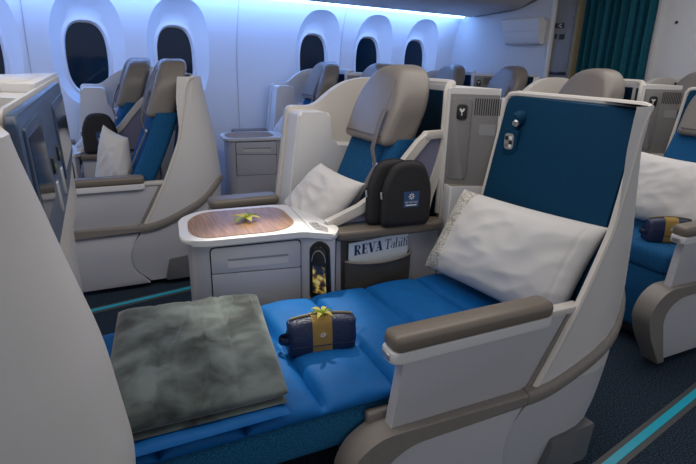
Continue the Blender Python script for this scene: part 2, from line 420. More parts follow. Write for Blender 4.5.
# overhead bin along the window side and the ceiling
bm = bmesh.new()
prof = fillet([(4.40, 1.87), (4.34, 1.825), (3.62, 1.88), (3.40, 2.02), (3.36, 2.36), (4.36, 2.36)], [0, .04, .10, .10, 0, 0], 6)
prism(bm, prof, -2.4, 4.86, 'wz'); world_obj('overhead_bin', bm, 'binmat', label='long brown grey overhead bin above the windows, its rounded underside showing', cat='overhead bin')
bm = bmesh.new()
prof2 = fillet([(4.40, 1.87), (4.26, 1.825), (3.70, 1.865), (3.36, 1.985), (3.30, 2.36), (4.40, 2.36)], [0, .04, .14, .14, 0, 0], 6)
prism(bm, prof2, 4.862, 4.898, 'wz', 0.006); world_obj('bin_end_panel', bm, 'bindark', label='grey curved end panel closing the overhead bin at the rear wall', cat='bin panel')
bm = bmesh.new(); box(bm, (-2.4, -2.2, 2.42), (7.0, 3.4, 2.46)); world_obj('ceiling', bm, 'wall', 'structure', smooth=False)
bm = bmesh.new(); tube(bm, [(-2.35+7.2*i/20, 4.40, 1.835) for i in range(21)], 0.016, 8)
world_obj('light_strip', bm, 'led', label='thin glowing blue light strip running along the top of the window wall', cat='light strip')
# rear bulkhead, door frame, curtain, partition
bm = bmesh.new(); prism(bm, [(3.29, 0), (4.56, 0), (4.62, 0.6), (4.62, 1.3), (4.50, 1.85), (4.40, 2.42), (3.29, 2.42)], 4.90, 4.95, 'wz'); world_obj('wall_back', bm, 'wallgrey', 'structure', smooth=False)
bm = bmesh.new(); box(bm, (4.885, 3.255, 0), (4.955, 3.29, 2.42), 0.01); world_obj('trim_6', bm, 'white', 'structure')
fr = tag(bpy.data.objects.new('door_frame', None), 'dark grey door frame panel with small placards beside the teal curtain', 'door frame'); COL.objects.link(fr); fr.location = (4.95, 3.1, 0)
def fpart(name, bm, m, parent=fr, **k):
    bmesh.ops.translate(bm, verts=bm.verts, vec=-fr.location); return world_obj(name, bm, m, parent=parent, **k)
bm = bmesh.new(); box(bm, (4.93, 3.03, 0), (4.99, 3.255, 2.42), 0.004); fpart('frame_panel', bm, 'colgrey')
bm = bmesh.new(); box(bm, (4.90, 2.995, 0), (4.99, 3.028, 2.42), 0.006); fpart('edge_strip', bm, 'brass')
bm = bmesh.new(); box(bm, (4.918, 3.06, 1.235), (4.93, 3.235, 1.265), 0.003); fpart('latch_bar', bm, 'black')
for k in range(9):
    bm = bmesh.new(); box(bm, (4.922, 3.045, 1.36+0.07*k), (4.93, 3.06, 1.385+0.07*k), 0.002); fpart('rivet_plate', bm, 'grey')
for yy, zz, tx in ((3.18, 1.70, 'C'), (3.16, 1.595, None), (3.235, 1.70, None), (3.225, 1.60, None)):
    bm = bmesh.new(); wdt = 0.028 if yy < 3.2 else 0.012
    box(bm, (4.924, yy-wdt, zz-0.024), (4.93, yy+wdt, zz+0.024), 0.002); pl = fpart('placard', bm, 'black')
    if tx:
        bm = bmesh.new(); tube(bm, [(4.922, yy-0.014*math.cos(t), zz+0.014*math.sin(t)) for t in [math.radians(50+i*26) for i in range(11)]], 0.004, 6); fpart('letter', bm, 'icon', parent=pl)
        
# curtain
def curtain():
    bm = bmesh.new(); ny, nzz = 120, 20
    V = []
    for i in range(ny+1):
        row = []
        for j in range(nzz+1):
            t = i/ny; z = 0.12+2.2*j/nzz
            y = 2.34+0.66*t; ph = t*2*PI*8.5+0.5*math.sin(t*9)+0.12*math.sin(z*3)
            x = 5.02+0.030*math.sin(ph)+0.010*math.sin(2.3*ph+1)+0.01*nz((t*6, z*1.5, 0))
            row.append(bm.verts.new((x, y, z)))
        V.append(row)
    for i in range(ny):
        for j in range(nzz): bm.faces.new((V[i][j], V[i+1][j], V[i+1][j+1], V[i][j+1]))
    bmesh.ops.solidify(bm, geom=bm.faces[:], thickness=0.004)
    return bm
world_obj('curtain', curtain(), 'curtain', label='pleated teal curtain hanging across the far aisle at the rear', cat='curtain', ang=80)
bm = bmesh.new(); box(bm, (5.12, -1.6, 0), (5.17, 2.36, 2.42)); world_obj('wall_center', bm, 'wallgrey', 'structure', smooth=False)
bm = bmesh.new(); box(bm, (5.085, 2.33, 0), (5.175, 2.395, 2.42), 0.008); world_obj('trim_7', bm, 'panel', 'structure')
bm = bmesh.new(); tube(bm, [(5.112, 2.20, 1.70), (5.119, 2.20, 1.70)], 0.012, 12); world_obj('wall_stud', bm, 'black', label='small dark round stud on the white partition right of the curtain', cat='stud')
bm = bmesh.new(); box(bm, (5.30, 2.2, 0), (5.34, 3.4, 2.42)); world_obj('gap_backing', bm, 'colgrey', 'structure', smooth=False)  # dark backing added behind the curtain to block the bright world background
# literature box on the rear wall
lb = tag(bpy.data.objects.new('wall_box', None), 'white plastic holder box fixed high on the rear wall', 'wall box'); COL.objects.link(lb); lb.location = (4.9, 3.55, 1.62)
bm = bmesh.new(); prism(bm, fillet([(4.897, 1.525), (4.897, 1.755), (4.80, 1.755), (4.765, 1.72), (4.79, 1.60), (4.83, 1.525)], [0, .01, .02, .04, .06, .02]), 3.33, 3.76, 'sz', 0.012, 3)
bmesh.ops.translate(bm, verts=bm.verts, vec=-lb.location); world_obj('holder', bm, 'white', parent=lb)
bm = bmesh.new(); prism(bm, fillet([(4.84, 1.64), (4.84, 1.775), (4.755, 1.775), (4.745, 1.75), (4.775, 1.64)], [0, .01, .02, .02, .02]), 3.32, 3.77, 'sz', 0.01, 3)
bmesh.ops.translate(bm, verts=bm.verts, vec=-lb.location); world_obj('lid', bm, 'white', parent=lb)

# ------------------------------------------------------------------ SEATS
SF = [(0.03, .53), (0.10, .45), (0.17, .415), (0.28, .435), (0.37, .505), (0.47, .562), (0.63, .645), (0.72, .685), (0.865, .745), (1.06, .782), (1.16, .80), (1.215, .825), (1.24, .85)]
SB = [(0.03, .93), (0.2, .965), (0.4, .995), (0.62, 1.012), (0.86, .985), (1.04, .945), (1.14, .925), (1.225, .908)]
W0 = [(0.03, .03), (0.25, .004), (0.4, 0.0), (0.6, .003), (0.8, .008), (1.0, .015), (1.225, .028)]
RR = [(0.03, .26), (0.6, .26), (0.9, .23), (1.1, .19), (1.225, .15)]
BACK = 0.925; LSL = 0.055; WIN_ = 0.685
def outer_path(z, s0, nside=10, narc=8):
    w0 = smooth_tab(W0, z); sb = smooth_tab(SB, z); r = lerp_tab(RR, z); p = []
    for i in range(nside): p.append((s0+(sb-r-s0)*i/nside, w0))
    for i in range(narc+1):
        t = PI/2*i/narc; p.append((sb-r+r*math.sin(t), w0+r-r*math.cos(t)))
    return p, sb, w0, r
def slo(z): return 0.705+0.145*((z-0.45)/0.765)+0.0
def shell_ring(z, th=0.018, inner=True):
    sf = smooth_tab(SF, z, 0.02)
    p, sb, w0, r = outer_path(z, sf)
    back = min(sb-.005, BACK)
    p.append((back+(sb-back)*0.55, w0+r+0.06)); p.append((back, w0+r+0.14)); p.append((back, WIN_-0.015)); p.append((back-0.015, WIN_))
    a = max(slo(z) if z > 0.45 else slo(0.45), sf+.01)
    p.append((min(a+LSL-.004, back-0.02), WIN_)); p.append((max(a+.006, sf+0.03), w0+0.07)); p.append((max(a, sf+0.012), w0+th)); p.append((sf, w0+th))
    return [(s, w, z) for s, w in p]
def trim_path(n=40):
    """the raised trim band: pair coordinates and outward normals along the shell"""
    tz = [(0.40, .380), (0.50, .374), (0.57, .380), (0.65, .408), (0.74, .447), (0.80, .480), (0.87, .515), (0.94, .555), (1.02, .60), (1.3, .62)]
    out = []; base, *_ = outer_path(0.5, 0.475, 14, 12)
    for i, (s, w) in enumerate(base):
        q0 = base[max(i-1, 0)]; q1 = base[min(i+1, len(base)-1)]
        t = Vector((q1[0]-q0[0], q1[1]-q0[1])).normalized()
        z = smooth_tab(tz, s+max(0, w-.02)*0.8, 0.05); 
        pp, sb, w0, r = outer_path(z, 0.475, 14, 12); s2, w2 = pp[i]
        if w2 > .17: break
        out.append((Vector((s2, w2, z)), Vector((t.y, -t.x, 0))))
    return out

def build_aisle_seat(name, label, bed=False):
    T = thing(name, (0.45, 0.40, 0.0), label, 'seat', 'business class seats')
    bm = bmesh.new(); zs = [0.385+(1.212-0.385)*i/30 for i in range(31)]
    rings = [shell_ring(z) for z in zs]
    top = [(s+(0.0), w, z) for s, w, z in rings[-1]]
    ctr = Vector((sum(p[0] for p in top)/len(top), sum(p[1] for p in top)/len(top), 0))
    rings.append([((s*0.992+ctr.x*0.008), w*0.985+ctr.y*0.015, z+0.006) for s, w, z in top])
    loft(bm, rings); sh = part('shell', bm, 'shell', T, ang=40)
    # pale rim on the wing's front edge and along the top
    bm = bmesh.new(); pth = []
    for i in range(34):
        z = 0.385+0.815*i/33; pth.append((smooth_tab(SF, z, .02)-0.002, smooth_tab(W0, z)+0.009, z))
    pth += [(.838, .045, 1.213), (.852, .075, 1.216), (0.862, .16, 1.217), (0.872, .42, 1.217), (0.882, .62, 1.216), (0.884, .660, 1.211), (0.880, .676, 1.195)]
    for i in range(1, 12):
        z = 1.195-0.745*i/11; pth.append((slo(z)+0.042, .680, z))
    tube(bm, pth, 0.0115, 8); part('rim', bm, 'rim', T)
    # dark blue inner lining
    bm = bmesh.new(); n = 20; V = []
    pts = fillet([(.036, .44), (.668, .44), (.668, 1.209), (.050, 1.209)], [0, 0, .04, .03], 6)
    def lin(w, z): 
        zz = max(z, .45); return slo(zz)+LSL*(w-.07)/.6-0.018
    A = [bm.verts.new((lin(w, z), w, z)) for w, z in pts]; B = [bm.verts.new((lin(w, z)-0.012, w*0.985+.0057, z*0.99+0.008)) for w, z in pts]
    C_ = [bm.verts.new((lin(w, z)+0.02, w, z)) for w, z in pts]
    for i in range(len(pts)):
        j = (i+1) % len(pts); bm.faces.new((A[i], A[j], B[j], B[i])); bm.faces.new((C_[i], C_[j], A[j], A[i]))
    bm.faces.new(B); bm.faces.new(C_[::-1]); ln = part('lining', bm, 'lining', T)
    # wing-side lining strip
    bm = bmesh.new(); V = []
    for i in range(22):
        z = 0.46+0.735*i/21; sfz = smooth_tab(SF, z, .02); w = smooth_tab(W0, z)+0.0195; e = max(slo(z)-.002, sfz+.03)
        V.append([bm.verts.new((sfz+.006+(e-sfz-.006)*k/4, w+.02*(k/4)**3, z)) for k in range(5)])
    for i in range(21):
        for k in range(4): bm.faces.new((V[i][k], V[i][k+1], V[i+1][k+1], V[i+1][k]))
    bmesh.ops.solidify(bm, geom=bm.faces[:], thickness=0.003); part('wing_lining', bm, 'lining', T)
    # reading light and control box on the lining
    if bed:
        bm = bmesh.new(); c = Vector((lin(.555, 1.13)-0.010, .555, 1.13)); rings = []
        for d, r in ((0, .030), (.012, .029), (.026, .024), (.034, .015)): rings.append([c+Vector((-d, r*math.cos(2*PI*k/18), r*math.sin(2*PI*k/18))) for k in range(18)])
        loft(bm, rings); rl = part('reading_light', bm, 'lining', T)
        bm = bmesh.new(); d = Vector((-0.8, -.25, -.55)).normalized(); c2 = c+Vector((-.026, -.006, -.012)); a_ = d.cross(Vector((0, 0, 1))).normalized(); b_ = d.cross(a_)
        loft(bm, [[c2+d*q+(a_*math.cos(2*PI*k/14)+b_*math.sin(2*PI*k/14))*r for k in range(14)] for q, r in ((-.01, .013), (.012, .013), (.014, .010), (.008, .008))])
        part('lamp_lens', bm, 'silver', T, rl)
        bm = bmesh.new(); c = (.575, 1.043); prism(bm, fillet([(c[0]-.040, c[1]-.048), (c[0]+.040, c[1]-.048), (c[0]+.040, c[1]+.048), (c[0]-.040, c[1]+.048)], .022, 6), lin(.63, 1.04)-.028, lin(.63, 1.04)-.004, 'wz', 0.006, 3)
        cb = part('control_box', bm, 'lining', T)
        sx = lin(.63, 1.04)-.028
        bm = bmesh.new(); prism(bm, fillet([(c[0]-.024, c[1]-.030), (c[0]+.024, c[1]-.030), (c[0]+.024, c[1]+.030), (c[0]-.024, c[1]+.030)], .014, 6), sx-.003, sx, 'wz', .001, 1); part('control_plate', bm, 'grey', T, cb)
        for y, z, m_ in ((.012, .012, 'black'), (.012, -.012, 'trim'), (-.011, .013, 'icon'), (-.011, -.003, 'black'), (-.011, -.017, 'icon')):
            bm = bmesh.new(); box(bm, (sx-.006, c[0]+y-.008, c[1]+z-.007), (sx-.003, c[0]+y+.008, c[1]+z+.007), .002); part('button', bm, m_, T, cb)
    # rear lower cover
    bm = bmesh.new(); rings = []
    for i in range(16):
        z = 0.035+(0.384-0.035)*i/15; sf = smooth_tab(SF, z, .03); p, sb, w0, r = outer_path(z, sf)
        back = min(sb, BACK); p.append((back+(sb-back)*.35, w0+r+.07)); p.append((back, w0+r+.14)); p.append((back, .60)); p.append((back-.05, .60)); p.append((back-.05, w0+r+.12)); p.append((back-.1, w0+.06)); p.append((sf, w0+.035))
        rings.append([(s, w, z) for s, w in p])
    loft(bm, rings); rc = part('rear_cover', bm, 'panel', T)
    bm = bmesh.new(); prism(bm, fillet([(.60, .035), (.80, .035), (.815, .18), (.63, .165)], .012), -0.003, 0.05, 'sz', .004); part('vent_recess', bm, 'recess', T, rc)
    # lower front cover, trim band, arm panel
    bm = bmesh.new(); nose = fillet([(.03, .03), (.51, .03)] + [(smooth_tab(SF, z, .03)-.006, z) for z in (.07, .11, .15, .2, .25, .3, .35)] + [(.44, .37), (.04, .37), (-.03, .32), (-.05, .26)], [0, 0, 0, 0, 0, 0, 0, 0, 0, 0, .04, .03, .03])
    prism(bm, nose, 0.004, 0.05, 'sz', .004); part('lower_panel', bm, 'panel', T)
    bm = bmesh.new(); band = fillet([(.065, .02), (-.02, .245), (.0, .312), (.075, .352), (.49, .350), (.49, .395), (-.02, .402), (-.09, .360), (-.125, .28), (-.085, .18), (.02, .02)], [.0, .03, .04, .04, 0, 0, .06, .06, .06, .04, 0], 6)
    prism(bm, band, -0.012, 0.075, 'sz', .010, 3)
    tp = trim_path(); rings = []
    for P, N in tp:
        rings.append([P+N*d+Vector((0, 0, h)) for d, h in ((-.01, -.026), (.010, -.024), (.016, -.012), (.016, .012), (.010, .024), (-.01, .026))])
    loft(bm, rings); part('trim_band', bm, 'trim', T)
    bm = bmesh.new(); prism(bm, [(.018, .39), (.54, .39), (.655, .625), (.65, .63), (.055, .63), (.05, .61)], 0.016, 0.05, 'sz', .004); ap = part('arm_panel', bm, 'panel', T)
    bm = bmesh.new(); prism(bm, [(.500, .39), (.480, .39), (.622, .64), (.642, .64)], .012, .04, 'sz'); part('seam', bm, 'trim', T, ap)
    bm = bmesh.new(); prism(bm, fillet([(.002, -.006), (.535, -.006), (.535, .062), (.002, .062)], .02, 5), .607, .638, 'sw', .004, 2); ab = part('arm_base', bm, 'white', T)
    bm = bmesh.new(); box(bm, (.53, .008, .622), (.66, .045, .644), .004); part('arm_rail', bm, 'rim', T, ab)
    bm = bmesh.new(); box(bm, (-.003, .01, .614), (.003, .045, .632), .002); part('latch', bm, 'silver', T, ab)
    bm = bmesh.new(); rprism(bm, fillet([(.006, -.010), (.535, -.010), (.535, .066), (.006, .066)], .028, 6), .634, .683, .018, 'sw', 5); part('arm_pad', bm, 'pad', T)
    if bed:
        bm = bmesh.new(); soft_box(bm, (-.66, .088, .315), (.69, .70, .432), .03); part('bed_base', bm, 'mesh', T)
        bm = bmesh.new(); soft_box(bm, (-.025, .060, .385), (.050, .088, .428), .009, 3); bk = part('buckle_tab', bm, 'leather', T)
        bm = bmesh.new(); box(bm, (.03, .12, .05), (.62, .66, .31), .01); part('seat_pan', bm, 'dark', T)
    else:
        seat_soft(T, .075, .565, 0.0, fr=.075, hs=.11)
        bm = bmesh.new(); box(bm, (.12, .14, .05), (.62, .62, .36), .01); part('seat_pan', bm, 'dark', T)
    return T
def seat_soft(T, wa, wb, ds, fr=.02, hs=0.0):
    """cushion with front skirt, leaning backrest, headrest with wings, strap"""
    bm = bmesh.new(); soft_box(bm, (fr, wa, .40), (.56+ds, wb, .525), .04, 4); part('seat_cushion', bm, 'fabric', T)
    bm = bmesh.new(); soft_box(bm, (fr+.012, wa+.01, .10), (fr+.07, wb-.01, .43), .02, 3); part('front_skirt', bm, 'fabric', T)
    bm = bmesh.new(); s0 = .40+ds+hs; rings = []
    for i in range(13):
        t = i/12; z = .46+.555*t; s = s0-.13+.26*t; k = 1-.06*t
        c = (wa+wb)/2; hw = (wb-wa)/2*k; th = .13
        pl = fillet([(s, c-hw), (s+th, c-hw), (s+th, c+hw), (s, c+hw)], .035, 4); rings.append([(a+.012*math.sin(PI*t), b, z) for a, b in pl])
    loft(bm, rings); part('backrest', bm, 'fabric', T)
    # headrest: rounded leather cushion, leaning, arched on top
    c = (wa+wb)/2; hw = .205
    outl = fillet([(c-hw*.97, .985), (c+hw*.97, .985), (c+hw, 1.17), (c+hw*.62, 1.290), (c, 1.318), (c-hw*.62, 1.290), (c-hw, 1.17)], [.035, .035, .10, .09, .12, .09, .10], 8)
    hs0 = s0+.065
    bm = bmesh.new(); rprism(bm, outl, 0, .165, .042, 'wz', 6, lambda a, b, z: (hs0+a+(z-.985)*.38, b, z)); hd = part('headrest', bm, 'leather', T, ang=70)
    bm = bmesh.new(); tube(bm, [(hs0-.001+(z-.985)*.38, c-.12+.02*(z-1.1), z) for z in (1.03, 1.08, 1.14, 1.2, 1.25)], .003, 6); part('piping', bm, 'trim', T, hd)
    bm = bmesh.new(); pth = [(hs0+.045, c-.135, 1.135), (hs0+.012, c-.140, 1.06), (hs0-.012, c-.145, .975), (s0+.070, c-.145, .90), (s0+.010, c-.13, .78), (s0-.045, c-.10, .66)]
    tube(bm, pth, .016, 8, flat=.005, upv=(1, 0.05, 0.2)); sp = part('shoulder_strap', bm, 'strap', T)
    bm = bmesh.new(); box(bm, (s0+.065, c-.172, .90), (s0+.078, c-.125, .918), .003); part('strap_buckle', bm, 'silver', T, sp)

def build_inner_seat(name, label):
    T = thing(name, (0.45, 1.10, 0.0), label, 'seat', 'business class seats')
    D = 0.0
    # back shell with an oblique near wing
    bm = bmesh.new()
    P = fillet([(.70, .822), (.870, .700), (.880, .72), (.880, 1.53), (.835, 1.50), (.825, 1.02), (.728, .862)], [.012, .01, .01, .05, .02, .05, .01], 4)
    prism(bm, P, .40, 1.228, 'sw', .008, 3); part('shell', bm, 'shell', T)
    bm = bmesh.new(); pth = [(.713, .842, z) for z in (.70, .85, 1.0, 1.15, 1.21)]+[(.722, .850, 1.232), (.76, .89, 1.236), (.825, .97, 1.236), (.85, 1.05, 1.236), (.85, 1.47, 1.236)]
    tube(bm, pth, .017, 8); part('rim', bm, 'rim', T)
    bm = bmesh.new(); pth = [(.735, .868), (.77, .915), (.805, .975), (.818, 1.03), (.822, 1.2), (.825, 1.47)]
    V = [[bm.verts.new((s-.006, w+.004, z)) for z in (.45, .7, .95, 1.205)] for s, w in pth]
    for i in range(len(pth)-1):
        for j in range(3): bm.faces.new((V[i][j], V[i+1][j], V[i+1][j+1], V[i][j+1]))
    bmesh.ops.solidify(bm, geom=bm.faces[:], thickness=0.006); part('lining', bm, 'lining', T)
    # oblique face: hook plate and vent plate
    a = Vector((.70, .822, 0)); b = Vector((.870, .700, 0)); d = (b-a); Ln = d.length; d.normalize(); n = Vector((d.y, -d.x, 0))
    def ob(t, z, out): return a+d*t+n*out+Vector((0, 0, z))
    def obl(bm, pts, o0, o1, bev=.003):
        A = [bm.verts.new(ob(t, z, o0)) for t, z in pts]; B = [bm.verts.new(ob(t, z, o1)) for t, z in pts]; fs = [bm.faces.new(A), bm.faces.new(B[::-1])]
        for i in range(len(pts)): j = (i+1) % len(pts); fs.append(bm.faces.new((A[i], A[j], B[j], B[i])))
        if bev: bmesh.ops.bevel(bm, geom=list(fs[1].edges), offset=bev, segments=2, profile=.5, affect='EDGES')
    if (ob(.1, 0, 1)-ob(.1, 0, 0)).x > 0: n = -n
    bm = bmesh.new(); obl(bm, [(.012, .80), (Ln-.004, .80), (Ln-.004, 1.205), (.012, 1.205)], .0, .004); pn = part('divider_panel', bm, 'vent', T)
    bm = bmesh.new(); obl(bm, fillet([(.020, .86), (.098, .86), (.098, 1.19), (.020, 1.19)], .014), .004, .009); hp = part('hook_plate', bm, 'vent', T, pn)
    bm = bmesh.new(); obl(bm, fillet([(.040, 1.105), (.082, 1.105), (.082, 1.165), (.040, 1.165)], .012), .009, .014); hk = part('coat_hook', bm, 'black', T, pn)
    bm = bmesh.new(); obl(bm, [(.053, 1.140), (.061, 1.132), (.069, 1.140), (.072, 1.148), (.066, 1.150), (.061, 1.143), (.056, 1.150), (.050, 1.148)], .014, .016, 0); obl(bm, [(.059, 1.122), (.063, 1.122), (.063, 1.134), (.059, 1.134)], .014, .016, 0)
    part('hook_mark', bm, 'icon', T, hk, smooth=False)
    bm = bmesh.new()
    for i in range(12):
        t = .110+.0088*i; obl(bm, [(t, 1.125), (t+.0042, 1.125), (t+.0042, 1.19), (t, 1.19)], .0042, .0052, 0)
    part('vent_slots', bm, 'dark', T, pn, smooth=False)
    bm = bmesh.new(); obl(bm, fillet([(.135, 1.045), (.20, 1.045), (.20, 1.09), (.135, 1.09)], .006), .004, .0052, 0); part('placard', bm, 'grey', T, pn, smooth=False)
    # pale block under the oblique face with a taupe shelf on top
    bm = bmesh.new(); prism(bm, fillet([(.700, .752), (.872, .700), (.878, .712), (.712, .83)], .006), .10, .835, 'sw', .006, 2); part('wall_block', bm, 'white', T)
    bm = bmesh.new(); prism(bm, [(.706, .757), (.868, .706), (.872, .712), (.718, .825)], .835, .8365, 'sw'); part('shelf_pad', bm, 'trim', T, smooth=False)
    # far side wall, its inner box, armrest
    bm = bmesh.new(); prism(bm, fillet([(.10, .06), (.86, .06), (.86, 1.22), (.76, 1.245), (.64, 1.243), (.55, 1.225), (.475, 1.185), (.40, 1.125), (.36, 1.108), (.24, 1.112)], [0, 0, 0, .03, .05, .05, .05, .05, .04, .03], 6), 1.47, 1.52, 'sz', .01, 3)
    part('side_wall', bm, 'rim', T)
    bm = bmesh.new(); prism(bm, fillet([(.12, .06), (.62, .06), (.60, .92), (.415, .935), (.405, 1.088), (.245, 1.092)], [0, 0, .02, .03, .02, .02], 5), 1.33, 1.472, 'sz', .012, 3); part('storage_box', bm, 'white', T)
    bm = bmesh.new(); prism(bm, fillet([(-.17, 1.37), (.16, 1.37), (.16, 1.47), (-.17, 1.47)], .02, 4), .62, .655, 'sw', .006); fb = part('arm_base', bm, 'silver', T)
    bm = bmesh.new(); rprism(bm, fillet([(-.17, 1.36), (.16, 1.36), (.16, 1.475), (-.17, 1.475)], .03, 5), .652, .70, .018, 'sw', 4); part('arm_pad', bm, 'pad', T)
    bm = bmesh.new(); prism(bm, fillet([(-.10, .06), (.14, .06), (.16, .62), (-.14, .62)], [.04, 0, 0, .03]), 1.42, 1.47, 'sz', .006); part('lower_panel', bm, 'panel', T)
    seat_soft(T, .875, 1.32, 0.0, fr=.225, hs=-.02)
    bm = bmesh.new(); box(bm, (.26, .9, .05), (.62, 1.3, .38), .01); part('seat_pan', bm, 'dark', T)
    return T

def build_console(label):
    T = thing('side_console', (-.10, 1.0, 0.0), label, 'console', 'side consoles between seats')
    top = [(-.375, .86), (-.30, .815), (.065, .79), (.166, .718), (.215, .79), (.145, 1.17), (.07, 1.20), (-.25, 1.215), (-.345, 1.13)]
    rt = [.05, .05, .02, .012, .03, .03, .03, .07, .07]
    def inset(pts, k):
        c = Vector((sum(p[0] for p in pts)/len(pts), sum(p[1] for p in pts)/len(pts)))
        return [((p[0]-c.x)*k+c.x, (p[1]-c.y)*k+c.y) for p in pts]
    bm = bmesh.new(); prism(bm, fillet(top, rt, 6), .682, .704, 'sw', .008, 3); tp = part('tabletop', bm, 'white', T)
    bm = bmesh.new(); prism(bm, fillet([(-.335, .925), (-.30, .845), (-.01, .828), (.075, .90), (.085, 1.10), (.06, 1.16), (-.24, 1.18), (-.315, 1.09)], [.05, .05, .05, .05, .04, .05, .06, .06], 6), .7035, .7065, 'sw', .001, 1); part('wood_inlay', bm, 'wood', T, tp)
    bm = bmesh.new(); prism(bm, [(.100, .79), (.103, .79), (.135, 1.16), (.132, 1.16)], .7036, .7048, 'sw'); part('joint', bm, 'grey', T, tp, smooth=False)
    bm = bmesh.new(); prism(bm, fillet([(.115, .80), (.150, .745), (.168, .80), (.145, .885), (.122, .885)], .008), .7036, .7062, 'sw'); pl = part('control_plate', bm, 'silver', T, tp)
    for i in range(6):
        bm = bmesh.new(); s = .128+.014*(i % 2)+.006*(i//2 == 0); w = .865-.033*(i//2); box(bm, (s-.0045, w-.008, .7062), (s+.0045, w+.008, .7075)); part('key', bm, 'grey', T, pl, smooth=False)
    body = [(-.345, .875), (-.29, .832), (.068, .805), (.168, .722), (.195, .79), (.135, 1.15), (.06, 1.18), (-.24, 1.19), (-.32, 1.11)]
    bm = bmesh.new(); prism(bm, fillet(body, [.05, .04, .012, .012, .03, .03, .03, .06, .06], 6), .02, .684, 'sw', .004, 1); part('body', bm, 'panel', T)
    # front face from (-.29,.832) to (.068,.805)
    a = Vector((-.29, .832, 0)); b = Vector((.068, .805, 0)); d = (b-a).normalized(); n = Vector((d.y, -d.x, 0))
    def F(t, z, o): return a+d*t+n*o+Vector((0, 0, z))
    def face(bm, pts, o0, o1, bev=.002, fr=F):
        A = [bm.verts.new(fr(t, z, o0)) for t, z in pts]; B = [bm.verts.new(fr(t, z, o1)) for t, z in pts]; fs = [bm.faces.new(A), bm.faces.new(B[::-1])]
        for i in range(len(pts)): j = (i+1) % len(pts); fs.append(bm.faces.new((A[i], A[j], B[j], B[i])))
        if bev: bmesh.ops.bevel(bm, geom=list(fs[1].edges), offset=bev, segments=2, profile=.5, affect='EDGES')
    bm = bmesh.new(); face(bm, fillet([(.010, .39), (.352, .39), (.352, .672), (.010, .672)], [0, 0, .02, .02]), 0, .0012, 0); part('drawer_gap', bm, 'dark', T, smooth=False)
    bm = bmesh.new(); face(bm, fillet([(.014, .572), (.348, .560), (.348, .668), (.014, .668)], [.003, .003, .018, .018]), 0, .006); dr = part('drawer', bm, 'panel', T)
    bm = bmesh.new(); face(bm, fillet([(.072, .588), (.300, .582), (.300, .620), (.072, .624)], .006), .006, .0066, 0); hd = part('pull_recess', bm, 'shell', T, dr, smooth=False)
    bm = bmesh.new(); face(bm, fillet([(.072, .616), (.300, .611), (.300, .620), (.072, .624)], .003), .0066, .0075, 0); part('pull_lip', bm, 'grey', T, dr, smooth=False)
    bm = bmesh.new(); face(bm, fillet([(.014, .394), (.348, .394), (.348, .556), (.014, .568)], .003), 0, .006); part('door', bm, 'panel', T)
    # handset in the angled end
    a2 = Vector((.068, .805, 0)); b2 = Vector((.168, .722, 0)); d2 = (b2-a2).normalized(); n2 = Vector((d2.y, -d2.x, 0))
    def F2(t, z, o): return a2+d2*t+n2*o+Vector((0, 0, z))
    bm = bmesh.new(); face(bm, fillet([(.028, .43), (.118, .42), (.108, .655), (.068, .674), (.028, .645)], [.01, .01, .03, .03, .03], 6), 0, .004, 0, F2); hc = part('handset_cradle', bm, 'dark', T)
    bm = bmesh.new(); face(bm, fillet([(.038, .44), (.110, .43), (.099, .640), (.068, .657), (.037, .632)], [.01, .01, .022, .026, .022], 6), .004, .016, .004, F2); hs = part('handset', bm, 'black', T, hc)
    bm = bmesh.new(); face(bm, fillet([(.046, .46), (.101, .452), (.094, .570), (.045, .575)], .004), .016, .0168, 0, F2); part('handset_screen', bm, 'handset', T, hs, smooth=False)
    bm = bmesh.new(); pth = [F2(.042+.027*(1-math.cos(t)), .59+.045*math.sin(t), .017) for t in [PI*i/10 for i in range(11)]]
    tube(bm, pth, .0018, 6); part('handset_ring', bm, 'grey', T, hs)
    return T

